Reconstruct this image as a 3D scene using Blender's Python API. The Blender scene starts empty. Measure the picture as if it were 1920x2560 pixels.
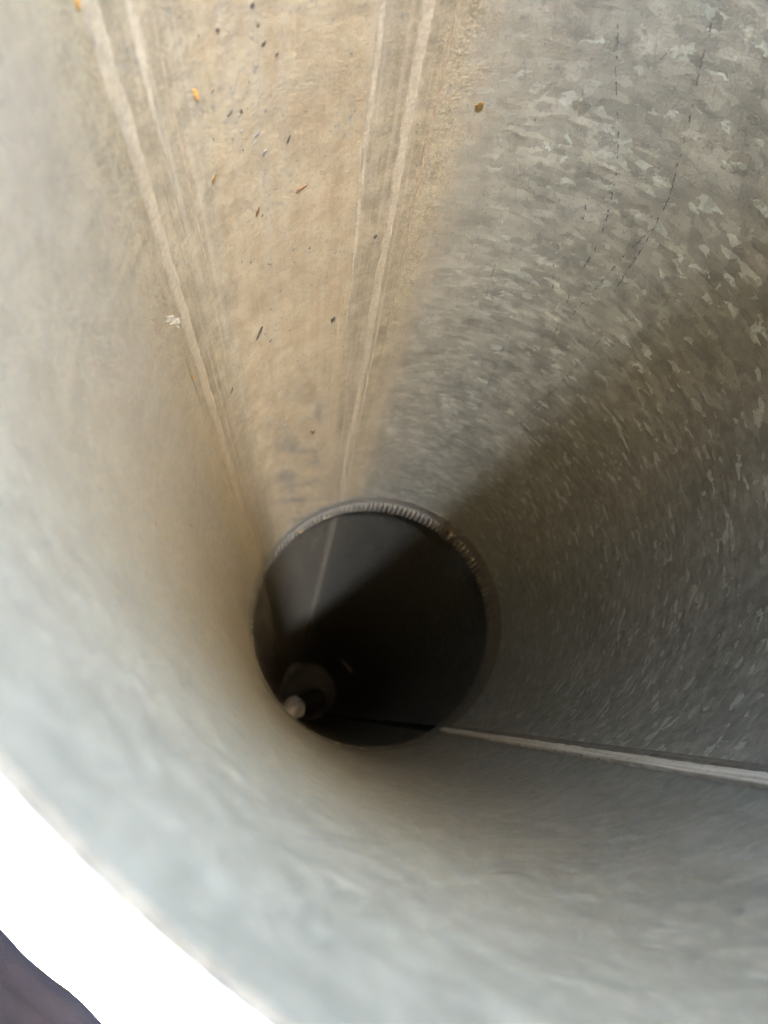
import bpy, bmesh, math, random
import numpy as np
from mathutils import Matrix, Vector, noise as mn

# ------------------------------------------------------------------ scale and frame
R = 0.16                      # duct radius in metres
rad = math.radians
TILT = rad(1.5)               # the duct falls a little away from its mouth
ROLL = rad(141.0)             # turns azimuth 129 deg to face straight down
MOUTH = Vector((0.0, 0.0, 0.172 + max(0.0, 4.85 * math.sin(TILT))))
M = Matrix.Translation(MOUTH) @ Matrix.Rotation(-TILT, 4, 'X') @ Matrix.Rotation(-ROLL, 4, 'Y')
M3 = M.to_3x3()
Y0 = 0.43 * R                 # rim of the mouth (0 = camera plane)

scene = bpy.context.scene
C = scene.collection

# ------------------------------------------------------------------ camera
cd = bpy.data.cameras.new('camera')
cam = bpy.data.objects.new('camera', cd)
C.objects.link(cam)
cd.sensor_fit = 'VERTICAL'
cd.sensor_height = 36.0
FN = 1923.0 / 2560.0
cd.lens = FN * 36.0
cd.clip_start = 0.003
cd.clip_end = 2000.0
w = Vector(((758 - 960) / 1923.0, -(1768 - 1280) / 1923.0, -1.0)).normalized()
v = Vector((0, 1, 0)); v = (v - w * v.dot(w)).normalized()
u = w.cross(v)
RC = Matrix((u, w, v))                                 # camera axes in duct coordinates
cam_loc = Vector((-0.577 * R, 0.0, -0.662 * R))
CAMM = M @ (Matrix.Translation(cam_loc) @ RC.to_4x4())
cam.matrix_world = CAMM
cd.dof.use_dof = True
cd.dof.focus_distance = 0.42
cd.dof.aperture_fstop = cd.lens / 2.6
scene.camera = cam

# ------------------------------------------------------------------ light: hazy bright sky over dark ground
SUN_TH, SUN_PHI = rad(8.5), rad(123.0)   # angle off the duct axis, and the side of the duct it falls on
to_sun = -(M3 @ Vector((math.sin(SUN_TH) * math.cos(SUN_PHI), math.cos(SUN_TH), math.sin(SUN_TH) * math.sin(SUN_PHI))))
SUN_EL = math.asin(to_sun.z)
SUN_AZ = math.atan2(to_sun.x, to_sun.y)
sl = bpy.data.lights.new('sun', 'SUN')
sun = bpy.data.objects.new('sun', sl)
C.objects.link(sun)
sl.energy = 0.8
sl.angle = rad(2.0)
sl.color = (1.0, 0.985, 0.965)
sun.rotation_euler = to_sun.to_track_quat('Z', 'Y').to_euler()
sun.location = (0, -4, 6)

world = bpy.data.worlds.new('World')
scene.world = world
world.use_nodes = True
wn = world.node_tree
bg = wn.nodes.get('Background') or wn.nodes.new('ShaderNodeBackground')
sky = wn.nodes.new('ShaderNodeTexSky')
sky.sky_type = 'NISHITA'
sky.sun_disc = False
sky.sun_elevation = SUN_EL
sky.sun_rotation = SUN_AZ
sky.air_density = 0.9
sky.dust_density = 1.8
sky.ozone_density = 0.9
wn.links.new(sky.outputs[0], bg.inputs[0])
bg.inputs[1].default_value = 0.15

vs = scene.view_settings
vs.view_transform = 'Standard'
vs.look = 'None'
vs.exposure = 5.5
vs.gamma = 1.0
vs.use_curve_mapping = False
cy = scene.cycles
cy.use_denoising = True
cy.max_bounces = 4
cy.diffuse_bounces = 3
cy.glossy_bounces = 3
cy.caustics_reflective = True
cy.blur_glossy = 0.3
cy.sample_clamp_indirect = 6.0
cy.use_adaptive_sampling = True
cy.adaptive_threshold = 0.03
cy.adaptive_min_samples = 16

# ------------------------------------------------------------------ node helpers
class NT:
    def __init__(self, name):
        self.m = bpy.data.materials.new(name)
        self.m.use_nodes = True
        self.t = self.m.node_tree
        self.bsdf = self.t.nodes.get('Principled BSDF')
    def put(self, sock, val):
        if isinstance(val, bpy.types.NodeSocket):
            self.t.links.new(val, sock)
        elif val is not None:
            if isinstance(val, tuple) and len(val) == 3 and sock.type == 'RGBA':
                val = (*val, 1.0)
            sock.default_value = val
    def n(self, kind, **kw):
        nd = self.t.nodes.new(kind)
        for k, x in kw.items():
            setattr(nd, k, x)
        return nd
    def math(self, op, a, b=None, c=None, clamp=False):
        nd = self.n('ShaderNodeMath', operation=op, use_clamp=clamp)
        self.put(nd.inputs[0], a); self.put(nd.inputs[1], b); self.put(nd.inputs[2], c)
        return nd.outputs[0]
    def vmath(self, op, a, b=None):
        nd = self.n('ShaderNodeVectorMath', operation=op)
        self.put(nd.inputs[0], a); self.put(nd.inputs[1], b)
        return nd.outputs[0]
    def scale(self, a, f):
        nd = self.n('ShaderNodeVectorMath', operation='SCALE')
        self.put(nd.inputs[0], a); self.put(nd.inputs['Scale'], f)
        return nd.outputs[0]
    def ss(self, x, lo, hi):
        nd = self.n('ShaderNodeMapRange', interpolation_type='SMOOTHSTEP')
        self.put(nd.inputs[0], x); nd.inputs[1].default_value = lo; nd.inputs[2].default_value = hi
        return nd.outputs[0]
    def lin(self, x, a, b, c, d):
        nd = self.n('ShaderNodeMapRange')
        self.put(nd.inputs[0], x)
        for i, q in enumerate((a, b, c, d)):
            nd.inputs[i + 1].default_value = q
        return nd.outputs[0]
    def noise(self, vec, scale=1.0, detail=3.0, rough=0.5, color=False, dim='2D'):
        nd = self.n('ShaderNodeTexNoise', noise_dimensions=dim)
        self.put(nd.inputs['Vector'], vec); nd.inputs['Scale'].default_value = scale
        nd.inputs['Detail'].default_value = detail; nd.inputs['Roughness'].default_value = rough
        return nd.outputs[1 if color else 0]
    def vor(self, vec, scale=1.0, rnd=1.0):
        nd = self.n('ShaderNodeTexVoronoi', voronoi_dimensions='2D')
        self.put(nd.inputs['Vector'], vec); nd.inputs['Scale'].default_value = scale
        nd.inputs['Randomness'].default_value = rnd
        return nd
    def mix(self, f, a, b):
        nd = self.n('ShaderNodeMix', data_type='RGBA')
        self.put(nd.inputs[0], f); self.put(nd.inputs[6], a); self.put(nd.inputs[7], b)
        return nd.outputs[2]
    def mixf(self, f, a, b):
        nd = self.n('ShaderNodeMix', data_type='FLOAT')
        self.put(nd.inputs[0], f); self.put(nd.inputs[2], a); self.put(nd.inputs[3], b)
        return nd.outputs[0]
    def uv(self):
        nd = self.n('ShaderNodeUVMap'); nd.uv_map = 'UVMap'
        return nd.outputs[0]
    def sep(self, vec):
        nd = self.n('ShaderNodeSeparateXYZ'); self.put(nd.inputs[0], vec)
        return nd.outputs
    def comb(self, x, y, z=0.0):
        nd = self.n('ShaderNodeCombineXYZ')
        self.put(nd.inputs[0], x); self.put(nd.inputs[1], y); self.put(nd.inputs[2], z)
        return nd.outputs[0]
    def bump(self, h, strength, dist, normal=None):
        nd = self.n('ShaderNodeBump')
        self.put(nd.inputs['Height'], h); nd.inputs['Strength'].default_value = strength
        nd.inputs['Distance'].default_value = dist; self.put(nd.inputs['Normal'], normal)
        return nd.outputs[0]
    def out(self, color=None, rough=None, metal=None, normal=None, **kw):
        b = self.bsdf
        self.put(b.inputs['Base Color'], color); self.put(b.inputs['Roughness'], rough)
        self.put(b.inputs['Metallic'], metal); self.put(b.inputs['Normal'], normal)
        for k, x in kw.items():
            self.put(b.inputs[k], x)
        return self.m

# ------------------------------------------------------------------ materials
def zinc(N, uvv, dull=1.0, flk=1.0):
    """spangled galvanised sheet: colour, roughness, tilted normal"""
    x, y, _ = N.sep(uvv)
    p = N.comb(x, N.math('MULTIPLY', y, 0.8))
    wv = N.noise(p, 150.0, 3.0, 0.6, True)
    dv = N.scale(N.vmath('SUBTRACT', wv, (0.5, 0.5, 0.5)), 0.010)
    pd = N.vmath('ADD', p, dv)
    pe = N.vmath('ADD', N.comb(N.math('ADD', N.math('MULTIPLY', x, 0.52), N.math('MULTIPLY', y, 0.16)), N.math('MULTIPLY', y, 1.0)), N.scale(dv, 0.45))
    ve = N.vor(pe, 240.0)
    re_, ge_, be_ = N.sep(ve.outputs['Color'])
    va = N.vor(pd, 135.0)
    vb = N.vor(pd, 330.0)
    ca, cb = va.outputs['Color'], vb.outputs['Color']
    ra, ga, ba = N.sep(ca)
    rb, gb, bb = N.sep(cb)
    fine = N.noise(p, 900.0, 4.0, 0.65)
    cloud = N.noise(p, 14.0, 4.0, 0.6)
    f = N.math('ADD', N.math('MULTIPLY', ra, 0.30), N.math('MULTIPLY', re_, 0.42))
    f = N.math('ADD', f, N.math('MULTIPLY', fine, 0.32))
    f = N.math('ADD', f, N.math('MULTIPLY', N.math('SUBTRACT', cloud, 0.5), 0.35))
    cr = N.n('ShaderNodeValToRGB')
    e = cr.color_ramp.elements
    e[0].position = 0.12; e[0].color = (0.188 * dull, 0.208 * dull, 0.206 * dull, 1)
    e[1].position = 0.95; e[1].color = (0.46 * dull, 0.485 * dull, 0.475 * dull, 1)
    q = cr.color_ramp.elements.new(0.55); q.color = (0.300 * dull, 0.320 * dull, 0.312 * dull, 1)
    N.put(cr.inputs[0], f)
    flake = N.math('MULTIPLY', N.ss(ge_, 0.885, 0.90), N.ss(ba, 0.25, 0.55))
    flake2 = N.math('MULTIPLY', N.ss(N.math('MULTIPLY', gb, be_), 0.80, 0.84), 0.9)
    fl = N.math('MAXIMUM', flake, flake2)
    fl = N.math('MULTIPLY', N.math('MULTIPLY', fl, N.ss(fine, 0.15, 0.40)), N.math('ADD', 0.35, N.math('MULTIPLY', bb, 0.8)))
    az0 = N.math('MULTIPLY', x, 180.0 / math.pi / R)
    flt = N.math('MULTIPLY', N.ss(az0, 135, 175), N.math('SUBTRACT', 1.0, N.math('MULTIPLY', N.ss(az0, 240, 300), 0.45)))
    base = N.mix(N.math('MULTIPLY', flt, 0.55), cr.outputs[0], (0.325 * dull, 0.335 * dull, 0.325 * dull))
    side = N.math('ADD', 0.5, N.math('MULTIPLY', 0.45, N.math('SUBTRACT', 1.0, N.ss(az0, 30, 62))))   # flake glints put into the colour, stronger on the shaded side
    fl = N.math('MULTIPLY', N.math('MULTIPLY', fl, flk), N.math('SUBTRACT', 1.0, N.math('MULTIPLY', flt, 0.7)))
    col = N.mix(N.math('MULTIPLY', fl, side), base, (0.215, 0.245, 0.245))
    rough = N.math('ADD', N.lin(bb, 0, 1, 0.40, 0.58), N.math('MULTIPLY', fl, -0.08))
    g = N.n('ShaderNodeNewGeometry')
    tilt = N.vmath('ADD', N.scale(N.vmath('SUBTRACT', ca, (0.5, 0.5, 0.5)), 0.028),
                   N.scale(N.vmath('SUBTRACT', ve.outputs['Color'], (0.5, 0.5, 0.5)), 0.045))
    nrm = N.vmath('NORMALIZE', N.vmath('ADD', g.outputs['Normal'], tilt))
    wave = N.noise(N.comb(x, N.math('MULTIPLY', y, 0.35)), 26.0, 2.0, 0.5)
    return col, rough, nrm, fine, x, y, p, wave

def make_wall(name, dust=True, far=False):
    N = NT(name)
    col, rough, nrm, fine, x, y, p, wave = zinc(N, N.uv(), 0.052 if far else 0.325, 0.12 if far else 1.0)  # far zinc is a darkened copy, with the depth's shade in its colour
    az = N.math('MULTIPLY', x, 180.0 / math.pi / R)
    yr = N.math('MULTIPLY', y, 1.0 / R)
    # longitudinal flow streaks
    st = N.noise(N.comb(N.math('MULTIPLY', x, 420.0), N.math('MULTIPLY', y, 5.0)), 1.0, 4.0, 0.6)
    st2 = N.noise(N.comb(N.math('MULTIPLY', x, 120.0), N.math('MULTIPLY', y, 2.2)), 1.0, 3.0, 0.55)
    edge = N.noise(N.comb(N.math('MULTIPLY', x, 60.0), N.math('MULTIPLY', y, 60.0)), 1.0, 4.0, 0.65)
    a2 = N.math('ADD', az, N.math('MULTIPLY', N.math('SUBTRACT', edge, 0.5), 7.0))
    a3 = N.math('ADD', az, N.math('MULTIPLY', N.math('SUBTRACT', edge, 0.5), 2.5))
    if far:
        lo, hi = 103.0, 168.0
        m_all = N.math('MULTIPLY', N.ss(a2, lo - 4, lo + 4), N.math('SUBTRACT', 1.0, N.ss(a2, hi - 3, hi + 4)))
        m_all = N.math('MULTIPLY', m_all, 0.16)
        m_in = m_all
        band = None
    else:
        m_all = N.math('MULTIPLY', N.ss(a2, 90.5, 101.0), N.math('SUBTRACT', 1.0, N.ss(a2, 157.5, 172.0)))
        m_in = N.math('MULTIPLY', N.ss(a3, 112.2, 113.4), N.math('SUBTRACT', 1.0, N.ss(a2, 140.0, 146.0)))
    gran = N.vor(p, 1050.0)
    gd = N.math('SUBTRACT', 0.6, gran.outputs['Distance'])
    gr_r = N.math('MULTIPLY', N.ss(a2, 93.0, 97.5), N.math('SUBTRACT', 1.0, N.ss(a2, 99.0, 105.0)))
    gr_l = N.math('MULTIPLY', N.ss(a2, 154.0, 160.0), N.math('SUBTRACT', 1.0, N.ss(a2, 163.0, 169.0)))
    grz = N.math('MAXIMUM', gr_r, gr_l)
    cl = N.noise(p, 34.0, 5.0, 0.6)
    t_in = N.mix(N.ss(cl, 0.3, 0.75), (0.090, 0.068, 0.042), (0.112, 0.092, 0.060))
    t_out = N.mix(N.ss(cl, 0.3, 0.7), (0.061, 0.051, 0.033), (0.080, 0.066, 0.045))
    tan = N.mix(m_in, t_out, t_in)
    tan = N.mix(N.math('MULTIPLY', N.ss(st, 0.48, 0.75), N.mixf(m_in, 0.6, 0.25)), tan, (0.117, 0.100, 0.074))
    tan = N.mix(N.math('MULTIPLY', N.ss(st2, 0.5, 0.78), N.mixf(m_in, 0.6, 0.22)), tan, (0.061, 0.050, 0.033))
    mot = N.noise(p, 95.0, 5.0, 0.72)
    tan = N.mix(N.math('MULTIPLY', N.ss(mot, 0.40, 0.68), 0.5), tan, (0.133, 0.115, 0.080))
    tan = N.mix(N.math('MULTIPLY', N.ss(N.noise(p, 700.0, 3.0, 0.7), 0.5, 0.68), 0.3), tan, (0.144, 0.130, 0.098))
    grain = N.math('MULTIPLY', grz, N.ss(gran.outputs['Color'], 0.60, 0.72))
    tan = N.mix(N.math('MULTIPLY', grain, 0.8), tan, (0.126, 0.112, 0.077))
    # pinholes and bluish bare freckles in the dust
    sp = N.noise(p, 210.0, 3.0, 0.6)
    frk = N.math('MULTIPLY', N.ss(sp, 0.63, 0.70), N.ss(cl, 0.42, 0.62))
    tan = N.mix(N.math('MULTIPLY', frk, 0.5), tan, (0.075, 0.076, 0.076))
    pin = N.ss(N.noise(p, 520.0, 2.0, 0.5), 0.70, 0.76)
    tan = N.mix(N.math('MULTIPLY', pin, 0.55), tan, (0.024, 0.020, 0.014))
    dense = N.math('ADD', 0.72, N.math('MULTIPLY', N.ss(st2, 0.3, 0.6), 0.25))
    mask = N.math('MULTIPLY', m_all, dense, clamp=True)
    mask = N.math('MULTIPLY', mask, N.math('ADD', 0.85, N.math('MULTIPLY', fine, 0.3)), clamp=True)
    if not far:
        # patches where the dust has washed off, before the joint
        pn = N.noise(N.comb(N.math('ADD', N.math('MULTIPLY', x, 46.0), N.math('MULTIPLY', y, 15.0)),
                            N.math('MULTIPLY', y, 13.0)), 1.0, 5.0, 0.68)
        zone = N.math('MULTIPLY', N.ss(yr, 2.9, 4.2), N.math('MULTIPLY', N.ss(az, 114, 120), N.math('SUBTRACT', 1.0, N.ss(az, 136, 142))))
        bare = N.math('MULTIPLY', N.ss(pn, 0.47, 0.58), zone)
        mask = N.math('MULTIPLY', mask, N.math('SUBTRACT', 1.0, N.math('MULTIPLY', bare, 0.85)))
        col = N.mix(N.math('MULTIPLY', bare, 0.85), col, (0.032, 0.036, 0.040))
    # thin grey-tan film over all of the lower half
    film = N.math('MULTIPLY', N.ss(a2, 70, 105), N.math('SUBTRACT', 1.0, N.ss(a2, 180, 235)))
    col = N.mix(N.math('MULTIPLY', film, 0.08 if far else 0.62), col, (0.122, 0.107, 0.085))
    col = N.mix(mask, col, tan)
    # short dark hairline scratches and grime
    sc = N.noise(N.comb(N.math('ADD', N.math('MULTIPLY', x, 500.0), N.math('MULTIPLY', y, 170.0)),
                        N.math('SUBTRACT', N.math('MULTIPLY', y, 46.0), N.math('MULTIPLY', x, 20.0))), 1.0, 3.0, 0.6)
    col = N.mix(N.math('MULTIPLY', N.math('MULTIPLY', N.ss(sc, 0.64, 0.70), N.math('SUBTRACT', 1.0, m_all)), 0.32), col, (0.045, 0.047, 0.05))
    gs = N.noise(p, 330.0, 3.0, 0.6)
    col = N.mix(N.math('MULTIPLY', N.math('MULTIPLY', N.ss(gs, 0.60, 0.68), N.ss(cl, 0.40, 0.6)), 0.55), col, (0.045, 0.048, 0.052))
    met = N.mixf(mask, 0.1, 0.0)
    rou = N.mixf(mask, rough, 0.88)
    h = N.math('ADD', N.math('MULTIPLY', wave, 2.2), N.math('MULTIPLY', fine, 0.30))
    h = N.math('ADD', h, N.math('MULTIPLY', N.math('MULTIPLY', grz, gd), 0.16))
    h = N.math('ADD', h, N.math('MULTIPLY', N.noise(p, 420.0, 3.0, 0.7), N.mixf(m_all, 0.05, 0.28)))
    nn = N.bump(h, 0.6, 0.0010, nrm)
    N.bsdf.inputs['Specular IOR Level'].default_value = 0.35
    return N.out(col, rou, met, nn)

M_WALL = make_wall('galvanised_wall')
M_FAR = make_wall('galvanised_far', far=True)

def plain_zinc(name, c=(0.34, 0.34, 0.33), rough=0.5, metal=0.6, spec=0.35):
    N = NT(name)
    N.bsdf.inputs['Specular IOR Level'].default_value = spec
    uvv = N.uv()
    x, y, _ = N.sep(uvv)
    s = N.noise(N.comb(N.math('MULTIPLY', x, 900.0), N.math('MULTIPLY', y, 9.0)), 1.0, 4.0, 0.6)
    g = N.noise(uvv, 160.0, 4.0, 0.65)
    col = N.mix(N.ss(s, 0.25, 0.75), tuple(q * 0.55 for q in c), tuple(min(1, q * 1.35) for q in c))
    col = N.mix(N.math('MULTIPLY', N.ss(g, 0.55, 0.75), 0.5), col, tuple(q * 0.4 for q in c))
    nn = N.bump(s, 0.5, 0.0008)
    return N.out(col, N.lin(g, 0.3, 0.7, rough - 0.1, rough + 0.15), metal, nn)

M_SEAM = plain_zinc('seam_zinc', (0.36, 0.36, 0.35), 0.45, 0.2)
M_END = plain_zinc('shaded_end', (0.010, 0.011, 0.014), 0.9, 0.0, 0.0)  # zinc coloured near black; shade of the duct's depth is in the colour
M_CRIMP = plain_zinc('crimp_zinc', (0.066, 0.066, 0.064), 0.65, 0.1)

def dusty(name, a, b, s=260.0, rough=0.9, spec=0.2):
    N = NT(name)
    N.bsdf.inputs['Specular IOR Level'].default_value = spec
    tc = N.n('ShaderNodeTexCoord').outputs['Object']
    n1 = N.noise(tc, s, 5.0, 0.65, dim='3D')
    n2 = N.noise(tc, s * 4, 3.0, 0.6, dim='3D')
    n3 = N.noise(tc, s * 0.12, 4.0, 0.65, dim='3D')
    col = N.mix(N.ss(n1, 0.3, 0.7), a, b)
    col = N.mix(N.math('MULTIPLY', N.ss(n3, 0.4, 0.7), 0.35), col, tuple(q * 0.72 for q in a))
    return N.out(col, rough, 0.0, N.bump(n2, 0.6, 0.0006))

M_SILT = dusty('pale_silt', (0.108, 0.095, 0.074), (0.150, 0.133, 0.106), 420)
M_SILT2 = dusty('brown_silt', (0.093, 0.076, 0.053), (0.129, 0.106, 0.079))
M_FARSILT = dusty('far_silt', (0.040, 0.036, 0.029), (0.058, 0.052, 0.043))  # darker copy of the silt, shaded in colour for the depth
M_GRIT = dusty('dark_grit', (0.010, 0.009, 0.007), (0.028, 0.024, 0.020), 900)
M_GREYGRIT = dusty('grey_grit', (0.035, 0.036, 0.040), (0.07, 0.07, 0.074), 900)
M_LEAF = dusty('dry_leaf', (0.034, 0.014, 0.005), (0.056, 0.028, 0.011), 500)
M_ORANGE = dusty('orange_flake', (0.154, 0.076, 0.017), (0.202, 0.118, 0.034), 700)
M_SPOT = dusty('brown_drop', (0.045, 0.028, 0.010), (0.068, 0.045, 0.017), 400, 0.5)
M_WHITE = dusty('white_scrape', (0.15, 0.14, 0.12), (0.24, 0.235, 0.22), 900)
M_STRAW = dusty('straw', (0.154, 0.106, 0.050), (0.202, 0.152, 0.084), 400)
M_SCRATCH = dusty('scratch', (0.022, 0.026, 0.032), (0.055, 0.06, 0.068), 900)
M_PALESCR = dusty('pale_scratch', (0.124, 0.112, 0.093), (0.163, 0.152, 0.129), 900, 0.5)
M_RUST = dusty('rust', (0.073, 0.028, 0.010), (0.118, 0.061, 0.026), 900)

# ------------------------------------------------------------------ object helpers
def link(o, parent=None):
    C.objects.link(o)
    if parent is not None:
        o.parent = parent
    return o

def tag(o, label=None, cat=None, group=None, kind=None):
    for k, x in (('label', label), ('category', cat), ('group', group), ('kind', kind)):
        if x:
            o[k] = x
    return o

def empty(name, mat):
    o = bpy.data.objects.new(name, None)
    C.objects.link(o)
    o.matrix_world = mat
    o.empty_display_size = 0.02
    return o

def P(az, y, r=R):
    a = rad(az)
    return (r * math.cos(a), y, r * math.sin(a))

def grid(name, rows, uvs, mat, parent, closed=False, smooth=True):
    """rows: list of equal-length vertex rows; quads face the axis of the duct"""
    n = len(rows[0])
    vs_, fs, uvl = [], [], []
    for r_ in rows:
        vs_ += r_
    flat = [q for r_ in uvs for q in r_]
    for i in range(len(rows) - 1):
        for j in range(n - 1):
            fs.append((i * n + j, i * n + j + 1, (i + 1) * n + j + 1, (i + 1) * n + j))
    me = bpy.data.meshes.new(name)
    me.from_pydata(vs_, [], fs)
    lay = me.uv_layers.new(name='UVMap')
    li = np.empty(len(me.loops), dtype=np.int32)
    me.loops.foreach_get('vertex_index', li)
    fa = np.array(flat, dtype=np.float32)[li]
    lay.data.foreach_set('uv', fa.ravel())
    if smooth:
        me.polygons.foreach_set('use_smooth', [True] * len(me.polygons))
    me.materials.append(mat)
    me.update()
    o = bpy.data.objects.new(name, me)
    link(o, parent)
    return o

SEAM = -58.5
def tube(name, ys, rfun, mat, parent, nseg=256, start=SEAM):
    rows, uvs = [], []
    for y in ys:
        row, uvr = [], []
        for j in range(nseg + 1):
            a = start + 360.0 * j / nseg
            row.append(P(a, y, rfun(a, y)))
            uvr.append((R * rad(a), y))
        rows.append(row); uvs.append(uvr)
    return grid(name, rows, uvs, mat, parent)

def wob(x, s=1.0, seed=0.0):
    return mn.noise(Vector((x * s, seed * 7.13, seed * 3.7)))

def ridge(name, az, wdeg, y0, y1, h, mat, parent, seed=0.0, jit=0.25, n=170, r0=R, drift=0.0):
    """a raised line of silt running along the duct"""
    prof = [(-1, -0.15), (-0.82, 0.55), (-0.45, 0.92), (0, 1.0), (0.4, 0.9), (0.8, 0.6), (1, -0.15)]
    rows, uvs = [], []
    for i in range(n + 1):
        t = i / n
        y = y0 + (y1 - y0) * t
        c = az + drift * t + 0.3 * wob(y, 14, seed) + 0.06 * wob(y, 60, seed + 5)
        jit *= 1.0
        wl = wdeg / 2 * (1 + 1.5 * jit * wob(y, 45, seed + 1) + jit * 1.3 * wob(y, 260, seed + 2))
        wr = wdeg / 2 * (1 + 1.5 * jit * wob(y, 45, seed + 3) + jit * 1.3 * wob(y, 260, seed + 4))
        hh = 0.38 * h * (0.75 + 0.5 * (0.5 + 0.5 * wob(y, 70, seed + 6)))
        if y1 < 5.85 * R and r0 == R:
            k_ = max(0.04, min(1.0, (1.0 - t) / 0.45)); wl *= k_; wr *= k_
        if y0 > 1.2 * R and r0 == R:
            k_ = max(0.04, min(1.0, t / 0.35)); wl *= k_; wr *= k_
        taper = min(1.0, (t + 0.004) / 0.01, (1.004 - t) / 0.01)
        row, uvr = [], []
        for q, k in prof:
            a = c + q * (wl if q < 0 else wr)
            row.append(P(a, y, (r0 if r0 != R else near_r(a, y)) - hh * k * taper))
            uvr.append((R * rad(a), y))
        rows.append(row); uvs.append(uvr)
    return grid(name, rows, uvs, mat, parent)

# ------------------------------------------------------------------ ground
def build_ground():
    N = NT('pale_ground')
    tc = N.n('ShaderNodeTexCoord').outputs['Object']
    a = N.noise(tc, 3.0, 6.0, 0.6, dim='3D')
    b = N.noise(tc, 60.0, 4.0, 0.65, dim='3D')
    col = N.mix(N.ss(a, 0.3, 0.7), (0.68, 0.70, 0.69), (0.76, 0.78, 0.77))
    mt = N.out(col, 0.9, 0.0, N.bump(b, 0.5, 0.01))
    me = bpy.data.meshes.new('ground')
    s = 600.0
    me.from_pydata([(-s, -s, 0), (s, -s, 0), (s, s, 0), (-s, s, 0)], [], [(0, 1, 2, 3)])
    me.materials.append(mt)
    o = link(bpy.data.objects.new('ground', me))
    tag(o, 'pale concrete ground outside the duct mouth', kind='structure')
build_ground()

# ------------------------------------------------------------------ near duct section
YJ = 6.09 * R                 # bead before the joint
YC = 6.20 * R                 # crimp starts
YE = 6.50 * R                 # crimped edge
near = empty('duct_section', M)
tag(near, 'near galvanised duct section with tan dust stripe, lengthwise seam and open mouth', 'duct', 'duct sections')

def near_r(a, y):
    dent = 0.0005 * mn.noise(Vector((math.cos(rad(a)) * 2.2, y * 5.0, math.sin(rad(a)) * 2.2)))
    dent *= min(1.0, abs(y - Y0) / 0.05) * min(1.0, abs(YJ - y) / 0.05)
    return R + dent

ys = list(np.linspace(Y0, YJ - 0.006, 90))
tube('wall', ys, near_r, M_WALL, near, 288)
# outer skin and rolled rim
ys_o = [Y0, Y0 + 0.002, Y0 + 0.2, YC]
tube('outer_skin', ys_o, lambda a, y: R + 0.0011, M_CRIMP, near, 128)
rim_rows, rim_uv = [], []
for k in range(9):
    t = math.pi * k / 8
    y = Y0 - 0.0012 * math.sin(t)
    r_ = R + 0.0007 - 0.0009 * math.cos(t)
    rim_rows.append([P(SEAM + 360 * j / 192, y, r_) for j in range(193)])
    rim_uv.append([(R * rad(SEAM + 360 * j / 192), y) for j in range(193)])
grid('rim', rim_rows, rim_uv, M_CRIMP, near)

# rolled bead ahead of the joint: a shallow swage
def bead_r(a, y):
    t = (y - YJ) / 0.006
    return R - 0.0005 * math.exp(-t * t * 4) + 0.0005 * math.exp(-((t - 0.9) ** 2) * 5)
tube('bead', list(np.linspace(YJ - 0.006, YJ + 0.012, 16)), bead_r, M_CRIMP, near, 288)

NR = 150
def crimp_r(a, y):
    t = (y - (YJ + 0.012)) / (YE - YJ - 0.012)
    k = max(0.0, min(1.0, (t - 0.22) / 0.25)); k = k * k * (3 - 2 * k)
    ph = a * NR / 360.0
    i = math.floor(ph)
    amp = 1.0 + 0.55 * mn.noise(Vector((i * 0.7, 3.3, 0)))
    aa = (a + 180) % 360 - 180
    amp *= 0.35 + 0.65 * max(0.0, min(1.0, (aa + 5) / 25.0)) * max(0.0, min(1.0, (98 - aa) / 18.0))
    s = math.sin(2 * math.pi * (ph - i))
    rib = max(-1.0, min(1.0, s * 1.9))
    return R - 0.0004 - 0.0014 * k + 0.0014 * k * rib * amp + (0.0006 * mn.noise(Vector((a * 0.8, 9.0, 0))) * (t > 0.95))
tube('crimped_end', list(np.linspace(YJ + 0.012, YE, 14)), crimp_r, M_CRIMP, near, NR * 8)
def crimp_edge(k):
    rows, uvs = [], []
    n = NR * 8
    for q in (0, 1):
        row, uvr = [], []
        for j in range(n + 1):
            a = SEAM + 360.0 * j / n
            row.append(P(a, YE, crimp_r(a, YE) + 0.0009 * q)); uvr.append((R * rad(a), YE + q * 0.001))
        rows.append(row); uvs.append(uvr)
    return grid('crimped_edge', rows, uvs, M_CRIMP, near)
crimp_edge(0)

# lengthwise lock seam (two folded strips, one proud of the other)
def seam_strip(name, a0, a1, h0, h1, seed, mat):
    rows, uvs = [], []
    n = 220
    for i in range(n + 1):
        y = Y0 + 0.002 + (YJ + 0.01 - Y0 - 0.002) * i / n
        j0 = 0.14 * wob(y, 80, seed) + 0.07 * wob(y, 300, seed + 1)
        j1 = 0.14 * wob(y, 80, seed + 2) + 0.07 * wob(y, 300, seed + 3)
        hh = 1 + 0.12 * wob(y, 55, seed + 4)
        pr = [(a0 + j0 - 0.12, -0.0004), (a0 + j0, h0 * hh * 0.8), (a0 + j0 + 0.12, h0 * hh)]
        m = (a0 + a1) / 2
        pr += [(m - 0.5, h0 * hh * 0.95), (m, (h0 + h1) / 2 * hh + 0.0002), (m + 0.5, h1 * hh * 0.95)]
        pr += [(a1 + j1 - 0.12, h1 * hh), (a1 + j1, h1 * hh * 0.8), (a1 + j1 + 0.12, -0.0004)]
        rows.append([P(a, y, R - h) for a, h in pr]); uvs.append([(R * rad(a), y) for a, h in pr])
    return grid(name, rows, uvs, mat, near)
seam = seam_strip('seam', -61.0, -58.7, 0.0026, 0.0028, 1.0, M_SEAM)
seam_strip('seam_lip', -58.2, -56.0, 0.0010, 0.0004, 6.0, M_CRIMP)

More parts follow.
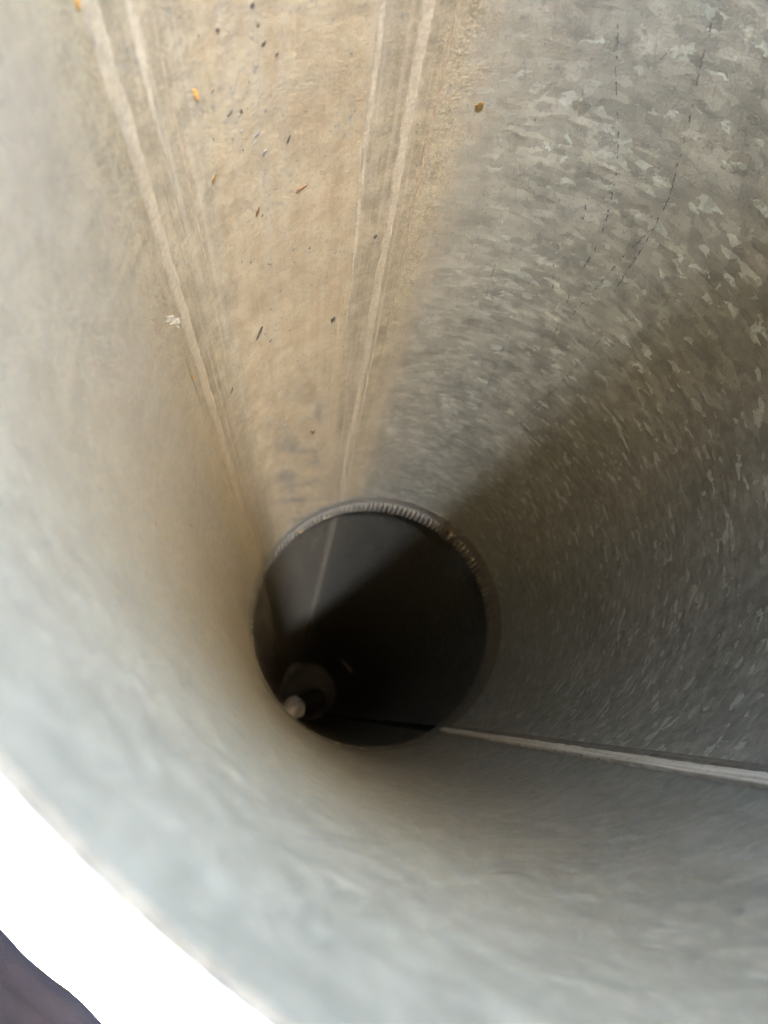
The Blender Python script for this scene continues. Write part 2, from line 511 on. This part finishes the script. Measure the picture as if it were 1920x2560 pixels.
# silt lines left by water
ridge('silt_line', 106.3, 1.9, Y0 + 0.01, YJ - 0.004, 0.0010, M_SILT, near, 1.0, 0.2, 420)
ridge('silt_line', 104.3, 0.8, 2.1 * R, YJ - 0.004, 0.0006, M_SILT, near, 2.0, 0.35)
ridge('silt_line', 113.2, 1.1, Y0 + 0.01, 3.4 * R, 0.0008, M_SILT, near, 3.0, 0.35)
ridge('silt_line', 109.6, 0.5, 2.4 * R, 5.6 * R, 0.0004, M_SILT2, near, 4.0, 0.5)
ridge('silt_line', 115.5, 0.5, 2.6 * R, 4.4 * R, 0.0004, M_SILT, near, 4.6, 0.5)
ridge('silt_line', 101.6, 0.5, Y0 + 0.02, 4.2 * R, 0.0004, M_SILT2, near, 5.0, 0.5)
ridge('silt_line', 155.5, 2.4, Y0 + 0.01, YJ - 0.004, 0.0011, M_SILT, near, 6.0, 0.2, 420)
ridge('silt_line', 158.6, 0.6, 2.2 * R, YJ - 0.004, 0.0006, M_SILT, near, 7.0, 0.4)
ridge('silt_line', 150.4, 0.9, Y0 + 0.02, 1.75 * R, 0.0006, M_SILT, near, 8.0, 0.4)
ridge('silt_line', 152.2, 0.5, 1.5 * R, 5.9 * R, 0.0005, M_SILT, near, 9.0, 0.5)
ridge('silt_line', 147.5, 0.5, Y0 + 0.02, 2.6 * R, 0.0003, M_SILT2, near, 9.5, 0.5)
# curved drying line across the dust ahead of the joint
def cross_line(y0, a0, a1, wd, h, seed):
    rows, uvs = [], []
    n = 70
    for i in range(n + 1):
        a = a0 + (a1 - a0) * i / n
        yc = y0 + 0.006 * wob(a, 0.08, seed) + 0.0012 * wob(a, 0.6, seed) + 0.022 * ((a - 132) / 24) ** 2 * (-1 if a > 132 else 0.4)
        row, uvr = [], []
        for q, k in ((-1, -0.2), (-0.5, 0.8), (0, 1), (0.5, 0.7), (1, -0.2)):
            y = yc + q * wd / 2
            row.append(P(a, y, R - h * k)); uvr.append((R * rad(a), y))
        rows.append(row); uvs.append(uvr)
    grid('drying_line', rows, uvs, M_SILT2, near)
cross_line(4.58 * R, 114, 155, 0.006, 0.00018, 3.0)

# hairline scratches in the zinc
SCR = {
 's1': [(66.1, 1.42), (65.0, 1.5), (62.3, 1.64), (60.7, 1.73), (58.4, 1.87), (56.8, 1.96), (55.9, 2.09), (55.2, 2.24), (54.9, 2.38), (54.4, 2.51)],
 's2': [(78.0, 1.5), (74.6, 1.66), (70.3, 1.82), (66.5, 2.0), (64.3, 2.16), (62.9, 2.33), (62.8, 2.45)],
 's3': [(83.6, 1.76), (84.4, 1.87)], 's4': [(68.8, 1.49), (70.0, 1.56)], 's5': [(69.5, 2.11), (67.8, 2.24)],
 's6': [(55.9, 2.09), (57.3, 2.29), (58.4, 2.56), (59.3, 2.79)], 's7': [(68.7, 2.5), (66.4, 2.64)],
 's8': [(80.7, 2.57), (79.5, 2.83)], 's9': [(70.0, 3.1), (68.4, 3.51), (66.5, 4.03)],
 's10': [(50.4, 2.79), (51.4, 3.26), (53.4, 3.85)], 's11': [(62.6, 2.59), (60.9, 2.82), (58.9, 3.08)]}
PALE = {'p1': [(82.7, 2.7), (83.8, 2.92), (83.3, 3.3)], 'p2': [(81.1, 2.72), (81.0, 2.91), (77.2, 3.34)],
 'p3': [(78.2, 1.77), (76.7, 2.19)], 'p4': [(78.2, 2.24), (79.5, 2.36)], 'p5': [(88.3, 2.75), (80.8, 3.7)],
 'p6': [(82.4, 2.73), (78.9, 3.23)], 'p7': [(74.0, 2.3), (70.5, 2.75)], 'p8': [(86.0, 2.5), (83.0, 3.0)]}
def scratch(pts, width, mat, dash, seed):
    rnd = random.Random(seed)
    dense = []
    for (a0, y0), (a1, y1) in zip(pts[:-1], pts[1:]):
        L = math.hypot(R * rad(a1 - a0), R * (y1 - y0))
        n = max(2, int(L / 0.0018))
        for i in range(n):
            t = i / n
            dense.append((a0 + (a1 - a0) * t, y0 + (y1 - y0) * t))
    dense.append(pts[-1])
    vs_, fs = [], []
    on = True
    for i in range(len(dense) - 1):
        if rnd.random() < dash:
            on = not on
        if not on:
            continue
        (a0, y0), (a1, y1) = dense[i], dense[i + 1]
        dx, dy = R * rad(a1 - a0), R * (y1 - y0)
        L = math.hypot(dx, dy) or 1
        wd = width * rnd.uniform(0.4, 1.25)
        nx, ny = -dy / L * wd / 2, dx / L * wd / 2
        jx = rnd.uniform(-1, 1) * width * 0.6
        b = len(vs_)
        for (a, y, s) in ((a0, y0, 1), (a1, y1, 1), (a1, y1, -1), (a0, y0, -1)):
            vs_.append(P(a + math.degrees((s * nx + jx) / R), y * R + s * ny, near_r(a, y * R) - 0.0003))
        fs.append((b, b + 1, b + 2, b + 3))
    me = bpy.data.meshes.new('scratch')
    me.from_pydata(vs_, [], fs)
    me.materials.append(mat)
    o = link(bpy.data.objects.new('scratch', me), near)
    o['kind'] = 'stuff'
for i, (k, pts) in enumerate(SCR.items()):
    scratch(pts, 0.00055, M_SCRATCH, 0.42, 11 + i)
for i, (k, pts) in enumerate(PALE.items()):
    scratch(pts, 0.00035, M_PALESCR, 0.07, 51 + i)

# ------------------------------------------------------------------ far duct section (leans a touch sideways at the joint)
slope = Vector((-0.0172, 1.0, -0.0036)).normalized()
q = Vector((0, 1, 0)).rotation_difference(slope)
LF = 23.4 * R
MF = M @ Matrix.Translation((0, 6.3 * R, 0)) @ q.to_matrix().to_4x4()
far = empty('duct_section', MF)
tag(far, 'far galvanised duct section, dark inside, beyond the crimped joint ring', 'duct', 'duct sections')
RF = R + 0.0024
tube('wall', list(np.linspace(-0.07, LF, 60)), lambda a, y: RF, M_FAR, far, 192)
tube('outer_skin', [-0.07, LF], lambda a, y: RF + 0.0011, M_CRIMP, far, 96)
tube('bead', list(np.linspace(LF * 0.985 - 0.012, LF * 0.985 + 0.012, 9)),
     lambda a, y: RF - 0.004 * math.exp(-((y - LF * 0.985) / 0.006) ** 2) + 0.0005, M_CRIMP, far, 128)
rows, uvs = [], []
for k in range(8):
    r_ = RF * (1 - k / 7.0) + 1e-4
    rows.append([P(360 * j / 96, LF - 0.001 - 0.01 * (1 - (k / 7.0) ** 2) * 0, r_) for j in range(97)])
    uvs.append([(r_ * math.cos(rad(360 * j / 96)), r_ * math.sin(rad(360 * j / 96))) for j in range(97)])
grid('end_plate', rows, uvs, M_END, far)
ridge('silt_line', 106.5, 3.4, 0.0, 14 * R, 0.0008, M_FARSILT, far, 21.0, 0.2, 120, RF, 1.5)
ridge('silt_line', 156.5, 3.4, 0.0, 14 * R, 0.0008, M_FARSILT, far, 22.0, 0.2, 120, RF, 1.5)
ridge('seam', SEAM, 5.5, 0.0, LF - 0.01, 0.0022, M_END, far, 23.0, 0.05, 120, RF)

# ------------------------------------------------------------------ small things on the wall
def blob_mesh(name, la, lr, h, seed, bend=0.0, pts=11):
    h = h * 0.3 if h < 0.0012 else h * 0.6
    """irregular flat flake: la along local Y, lr along local X, h tall (local Z)"""
    rnd = random.Random(seed)
    vs_, fs = [], []
    rows = [(1.0, 0.0), (0.9, 0.6), (0.45, 1.0)]
    rr = [rnd.uniform(0.72, 1.2) for _ in range(pts)]
    for s, z in rows:
        for j in range(pts):
            t = 2 * math.pi * j / pts
            x = math.cos(t) * lr / 2 * s * rr[j]
            y = math.sin(t) * la / 2 * s * rr[j]
            vs_.append((x + bend * (y / la) ** 2 * lr * 4, y, z * h * rnd.uniform(0.75, 1.2) - 0.0002 * (z == 0)))
    vs_.append((0, 0, h))
    for k in range(2):
        for j in range(pts):
            a, b = k * pts + j, k * pts + (j + 1) % pts
            fs.append((a, b, b + pts, a + pts))
    for j in range(pts):
        fs.append((2 * pts + j, 2 * pts + (j + 1) % pts, 3 * pts))
    me = bpy.data.meshes.new(name)
    me.from_pydata(vs_, [], fs)
    return me

def wall_matrix(az, y, r, spin, base=M):
    a = rad(az)
    nrm = Vector((-math.cos(a), 0, -math.sin(a)))          # towards the axis
    yv = Vector((0, 1, 0))
    xv = yv.cross(nrm)
    rot = Matrix((xv, yv, nrm)).transposed().to_4x4()
    return base @ Matrix.Translation(P(az, y, r)) @ rot @ Matrix.Rotation(rad(spin), 4, 'Z')

cnt = [100]
def fleck(name, az, yr, la, lr, h, spin, mat, label, cat, group=None, bend=0.0, r=None, base=M, mesh=None):
    cnt[0] += 1
    me = mesh or blob_mesh(name, la, lr, h, cnt[0], bend)
    if not me.materials:
        me.materials.append(mat)
    o = bpy.data.objects.new(name, me)
    C.objects.link(o)
    o.matrix_world = wall_matrix(az, yr * R, (r or (near_r(az, yr * R) - 0.00012)) - 0.0, spin, base)
    return tag(o, label, cat, group)

mm = 0.001
fleck('rust_flake', 143.3, 1.39, 6.5*mm, 2.2*mm, 0.7*mm, 8, M_ORANGE, 'orange flake on the tan dust near the top of the picture', 'flake')
fleck('rust_flake', 157.0, 0.99, 5*mm, 2.2*mm, 0.7*mm, 0, M_ORANGE, 'orange flake at the upper end of the left pale silt line', 'flake')
fleck('rust_flake', 158.2, 2.33, 6*mm, 1.6*mm, 0.7*mm, 5, M_ORANGE, 'thin orange flake beside the left silt line, below the white scrape', 'flake')
fleck('leaf_fragment', 125.5, 1.97, 2.2*mm, 6.5*mm, 0.8*mm, 8, M_LEAF, 'dark brown leaf fragment with a thin tail in the middle of the dust', 'leaf', bend=0.2)
fleck('leaf_fragment', 134.8, 1.94, 6*mm, 2.0*mm, 0.6*mm, -25, M_LEAF, 'small slanted brown leaf fragment left of the tailed one', 'leaf')
fleck('leaf_fragment', 142.7, 1.67, 5*mm, 2.0*mm, 0.5*mm, -30, M_SPOT, 'faint olive brown fragment at the left edge of the dust', 'leaf')
fleck('brown_spot', 94.2, 1.82, 6.0*mm, 5.0*mm, 0.45*mm, 10, M_SPOT, 'round olive brown drop on the grey zinc right of the dust', 'spot')
fleck('seed_husk', 148.1, 2.80, 6.5*mm, 2.2*mm, 0.8*mm, -18, M_GRIT, 'pointed dark seed husk beside the left silt line', 'seed')
fleck('straw_piece', 179.2, 2.89, 12*mm, 0.8*mm, 0.6*mm, 3, M_STRAW, 'short straight straw piece stuck to the left wall', 'straw')
fleck('fibre_curl', -171.2, 2.14, 6.0*mm, 1.0*mm, 0.5*mm, 35, M_LEAF, 'curled brown fibre on the blurred left wall', 'fibre', bend=0.5)
fleck('dirt_clump', 121.4, 4.13, 7*mm, 3.4*mm, 2.2*mm, 10, M_GRIT, 'dark dirt clump standing in the dust above the joint', 'dirt')
fleck('pebble', 127.2, 6.42, 6*mm, 5*mm, 3.0*mm, 0, M_ORANGE, 'pale orange pebble on the edge of the crimped joint', 'pebble')
fleck('dirt_streak', 137.4, 2.62, 13*mm, 3.0*mm, 0.7*mm, -28, M_GRIT, 'long dark slanted dirt streak in the lower dust', 'dirt')
fleck('dirt_clump', 117.1, 2.89, 6*mm, 3.0*mm, 1.2*mm, -18, M_GRIT, 'small black dirt clump between dust and right silt line', 'dirt')
fleck('grit_mark', 108.9, 2.39, 4*mm, 1.8*mm, 0.5*mm, -20, M_GRIT, 'tiny black grit mark right on the right silt line', 'grit')
for k, (az_, y_) in enumerate(((158.9, 1.93), (158.2, 1.97), (157.5, 1.92), (159.2, 2.0))):
    pass
ws = empty('white_scrape', wall_matrix(158.4, 1.95 * R, R, 0))
tag(ws, 'white scraped patch crossing the left silt line', 'scrape')
rnd = random.Random(5)
for k in range(16):
    me = blob_mesh('scrape_flake', rnd.uniform(4, 11) * mm, rnd.uniform(0.7, 1.6) * mm, 0.8 * mm, 300 + k)
    me.materials.append(M_WHITE)
    o = bpy.data.objects.new('scrape_flake', me)
    link(o, ws)
    t = k / 15 - 0.5
    o.location = (-t * 6 * mm + rnd.uniform(-1.3, 1.3) * mm, t * 15 * mm + rnd.uniform(-2, 2) * mm, 0.15 * mm)
    o.rotation_euler = (0, 0, rad(25 + rnd.uniform(-12, 12)))

# dark grit in the dust: alike specks
rnd = random.Random(8)
GR = 'dark grit specks in the dust'
GL = 'tiny dark grit speck stuck in the tan dust stripe'
named = [(138.4, 1.29, 3.5, 2.2), (131.5, 1.40, 4.5, 2.4), (132.6, 1.73, 6, 2.0), (127.9, 1.74, 7.5, 1.6), (132.9, 1.29, 4, 3),
         (138.1, 1.52, 5, 1.8), (136.1, 1.54, 4, 1.6), (133.9, 1.65, 4, 2.6), (123.7, 2.30, 4, 1.8), (127.4, 2.25, 4, 2.0),
         (136.5, 1.60, 3, 1.2), (129.5, 1.45, 3, 1.4), (140.5, 1.42, 3, 1.4), (135.8, 2.66, 5, 1.5), (134.5, 2.75, 5, 1.6),
         (131.0, 2.45, 4, 1.5), (139.5, 2.1, 4, 1.3), (127.0, 3.1, 5, 1.6), (133.0, 3.3, 7, 1.6), (131.5, 3.75, 9, 2.2), (129.0, 4.35, 11, 2.2), (138.0, 4.9, 9, 2.2)]
for (a_, y_, la, lr) in named:
    fleck('grit_speck', a_, y_, la * 0.62 * mm, lr * rnd.uniform(0.6, 0.95) * mm, 0.35 * mm, rnd.uniform(-70, 20), M_GRIT if rnd.random() < 0.5 else M_GREYGRIT, GL, 'grit', GR)
for k in range(110):
    a_ = rnd.gauss(130, 9.5)
    if not 112 < a_ < 152:
        continue
    y_ = rnd.uniform(1.2, 5.4)
    s = rnd.choice((0.45, 0.5, 0.6, 0.7, 1.1)) * (0.7 + 0.25 * y_)
    fleck('grit_speck', a_, y_, s * 1.7 * mm, s * rnd.uniform(0.6, 1.3) * mm, 0.3 * mm, rnd.uniform(-80, 40),
          M_GRIT if rnd.random() < 0.45 else M_GREYGRIT, GL, 'grit', GR)
# crumbs of silt along the joint edge
for k in range(16):
    a_ = rnd.choice((rnd.uniform(106, 118), rnd.uniform(112, 140)))
    fleck('silt_crumb', a_, rnd.uniform(6.34, 6.47), rnd.uniform(3, 6) * mm, rnd.uniform(2.5, 4.5) * mm, rnd.uniform(1.2, 2.4) * mm,
          rnd.uniform(0, 90), M_SILT2, 'pale silt crumb caught on the crimped joint edge', 'crumb', 'silt crumbs at the joint', r=R - 0.0008)
# rust bits along the seam, and a curled wisp
for k, (a_, y_) in enumerate(((-61.2, 2.98), (-61.3, 2.80), (-61.2, 3.3))):
    fleck('rust_bit', a_, y_, 3.2 * mm, 1.0 * mm, 0.9 * mm, 0, M_RUST, 'rusty crumb on the lower edge of the lengthwise seam', 'rust', 'rust crumbs on the seam', r=R - 0.0016)
fleck('straw_wisp', -59.8, 3.85, 3*mm, 12*mm, 1.0*mm, 25, M_STRAW, 'thin pale straw wisp lying across the lengthwise seam', 'straw', bend=0.4, r=R - 0.0022)
# far section: pale marks on its dusty side
fleck('silt_mark', 163.0, 2.6, 16*mm, 5*mm, 0.7*mm, -20, M_SILT, 'upper faint pale mark inside the dark far section', 'mark', base=MF, r=RF)
fleck('silt_mark', 169.0, 5.4, 26*mm, 6*mm, 0.7*mm, -20, M_SILT, 'lower faint pale mark inside the dark far section', 'mark', base=MF, r=RF)

# ------------------------------------------------------------------ round metal knob in the depth
def cam_point(px, py, depth):
    d = RC @ Vector(((px - 960) / 1923.0, -(py - 1280) / 1923.0, -1.0))
    return cam_loc + d * (depth / d.y)

def build_knob():
    z = 7.7 * R
    c = cam_point(737, 1768, z)
    rk = 27 / 1923.0 * z
    ax = (cam_point(806, 1744, z + 0.075) - c).normalized()      # body runs back and inwards
    face = Vector((0.10, -1.0, 0.12)).normalized()
    base = M @ Matrix.Translation(c)
    root = empty('round_fitting', base)
    tag(root, 'small round grey metal fitting with domed cap in the dark depth of the duct', 'fitting')
    N = NT('knob_metal')
    tc = N.n('ShaderNodeTexCoord').outputs['Object']
    n1 = N.noise(tc, 90.0, 4.0, 0.6, dim='3D')
    mt = N.out(N.mix(N.ss(n1, 0.3, 0.7), (0.0085, 0.0095, 0.013), (0.018, 0.0195, 0.025)), 0.35, 0.3, N.bump(n1, 0.4, 0.002))
    mb = dusty('knob_body', (0.0007, 0.0008, 0.0007), (0.0016, 0.0016, 0.0015), 120, 1.0, 0.0)
    def disc(name, axis, prof, mat, crease=False, n=40):
        qx = axis.orthogonal().normalized(); qy = axis.cross(qx)
        rows, uvs = [], []
        for (r_, d) in prof:
            row, uvr = [], []
            for j in range(n + 1):
                t = 2 * math.pi * j / n
                dd = d
                p3 = qx * (r_ * math.cos(t)) + qy * (r_ * math.sin(t))
                if crease:
                    # pinched fold running from the middle to the right edge
                    k = r_ / rk
                    fx, fz = p3.x / rk, p3.z / rk
                    dist = abs(fz - 0.45 * fx) 
                    dd += -0.0035 * math.exp(-(dist / 0.16) ** 2) * max(0, min(1, fx + 0.4)) * (k < 0.9)
                    dd += 0.003 * (1 if fz < 0.45 * fx else 0) * max(0, fx) * (k < 0.95)
                row.append(tuple(p3 + axis * dd)); uvr.append((r_ * math.cos(t), d + 0.01 * t))
            rows.append(row); uvs.append(uvr)
        return grid(name, rows, uvs, mat, root)
    back = -face
    disc('cap', back, [(rk * k, -0.0045 * (1 - k * k)) for k in (0.001, 0.15, 0.3, 0.45, 0.6, 0.75, 0.9)] + [(rk, 0.0), (rk * 0.98, 0.004), (rk * 0.93, 0.006)], mt, True)
    disc('shank', ax, [(rk * 0.90, 0.004), (rk * 0.92, 0.02), (rk * 0.92, 0.05), (rk * 1.0, 0.055), (rk * 1.0, 0.07), (rk * 0.7, 0.078), (0.0004, 0.08)], mb)
build_knob()

def build_sliver():
    # curved strip added to stand in for a glint on the far wall
    pts = [(846, 1643), (856, 1653), (866, 1664), (875, 1675), (883, 1684)]
    z = 12.4 * R
    rows, uvs = [], []
    for i, (px, py) in enumerate(pts):
        wd = (1, 3, 5, 4, 1)[i] / 1923.0 * z
        c = cam_point(px, py, z)
        nrm = Vector((1, 0, 1)).normalized()
        rows.append([tuple(c + nrm * wd * k + Vector((0, d, 0))) for k, d in ((-0.5, 0.004), (0, 0), (0.5, 0.004), (0.9, 0.03))])
        uvs.append([(i * 0.01, k * 0.01) for k in range(4)])
    mt = plain_zinc('glint_zinc', (0.010, 0.0095, 0.009), 0.8, 0.0, 0.05)
    o = grid('glint_strip', rows, uvs, mt, None)
    o.matrix_world = M
    tag(o, 'small pale curved strip added as a glint inside the dark far section', 'glint')
build_sliver()

# ------------------------------------------------------------------ dark coat beside the mouth, extended unseen to block light
def build_coat_block():
    """a dark coat hanging upright beside the mouth; its front edge shows past the rim, the unseen rest is added to shade the duct"""
    D = 0.50
    edge = [(-420, 1950), (-200, 2140), (-70, 2262), (0, 2320), (30, 2352), (60, 2386), (110, 2428), (150, 2458), (190, 2484),
            (215, 2510), (262, 2560), (340, 2640), (520, 2800)]
    ew = [M @ cam_point(px, py, D) for px, py in edge]
    ew.sort(key=lambda p_: p_.z)
    zs = [p_.z for p_ in ew]; xs = [p_.x for p_ in ew]
    plan = [(0.012, 0.02), (0.0, 0.0), (0.02, -0.02), (0.07, -0.03), (0.16, -0.05), (0.26, -0.12), (0.33, -0.30), (0.34, -0.50),
            (0.30, -0.72), (0.20, -0.90), (0.06, -1.00), (-0.10, -1.04), (-0.20, -1.05), (-0.275, -1.05)]  # sweep behind the camera is added to keep light out of the duct
    cols = []
    for i in range(len(plan) - 1):
        for k in range(5):
            t = k / 5
            cols.append((plan[i][0] * (1 - t) + plan[i + 1][0] * t, plan[i][1] * (1 - t) + plan[i + 1][1] * t))
    rows, uvs = [], []
    n = 70
    for r_ in range(n + 1):
        z = 0.004 + (COAT_TOP - 0.004) * r_ / n
        x0 = float(np.interp(z, zs, xs))
        row, uvr = [], []
        for j, (dx, dy) in enumerate(cols):
            f = min(1.0, j / 14.0)
            fold = f * (0.016 * math.sin(j * 0.9 + 1.3 * mn.noise(Vector((z * 4, j * 0.1, 0)))) + 0.01 * mn.noise(Vector((z * 9, j * 0.2, 3))))
            row.append((x0 * 1.0 + dx + fold * (0.4 if dy > -0.2 else 1.0), D + dy + fold, z)); uvr.append((j * 0.02, z))
        rows.append(row); uvs.append(uvr)
    N = NT('dark_fabric')
    tc = N.n('ShaderNodeTexCoord').outputs['Object']
    n1 = N.noise(tc, 700.0, 3.0, 0.6, dim='3D')
    n2 = N.noise(tc, 14.0, 3.0, 0.5, dim='3D')
    mt = N.out(N.mix(N.ss(n2, 0.3, 0.7), (0.013, 0.011, 0.014), (0.019, 0.016, 0.019)), 0.95, 0.0, N.bump(n1, 0.4, 0.001))
    bs = N.bsdf
    bs.inputs['Specular IOR Level'].default_value = 0.1
    bs.inputs['Sheen Weight'].default_value = 0.15
    bs.inputs['Sheen Tint'].default_value = (1.0, 0.5, 0.45, 1)
    bs.inputs['Sheen Roughness'].default_value = 0.2
    o = grid('dark_coat_light_block', rows, uvs, mt, None)
    md = o.modifiers.new('thickness', 'SOLIDIFY')
    md.thickness = 0.012
    tag(o, 'dark purple-grey coat edge against the white glare in the lower left corner, with an added unseen light-blocking sweep behind the camera', 'coat')
COAT_TOP = MOUTH.z + 0.45
build_coat_block()
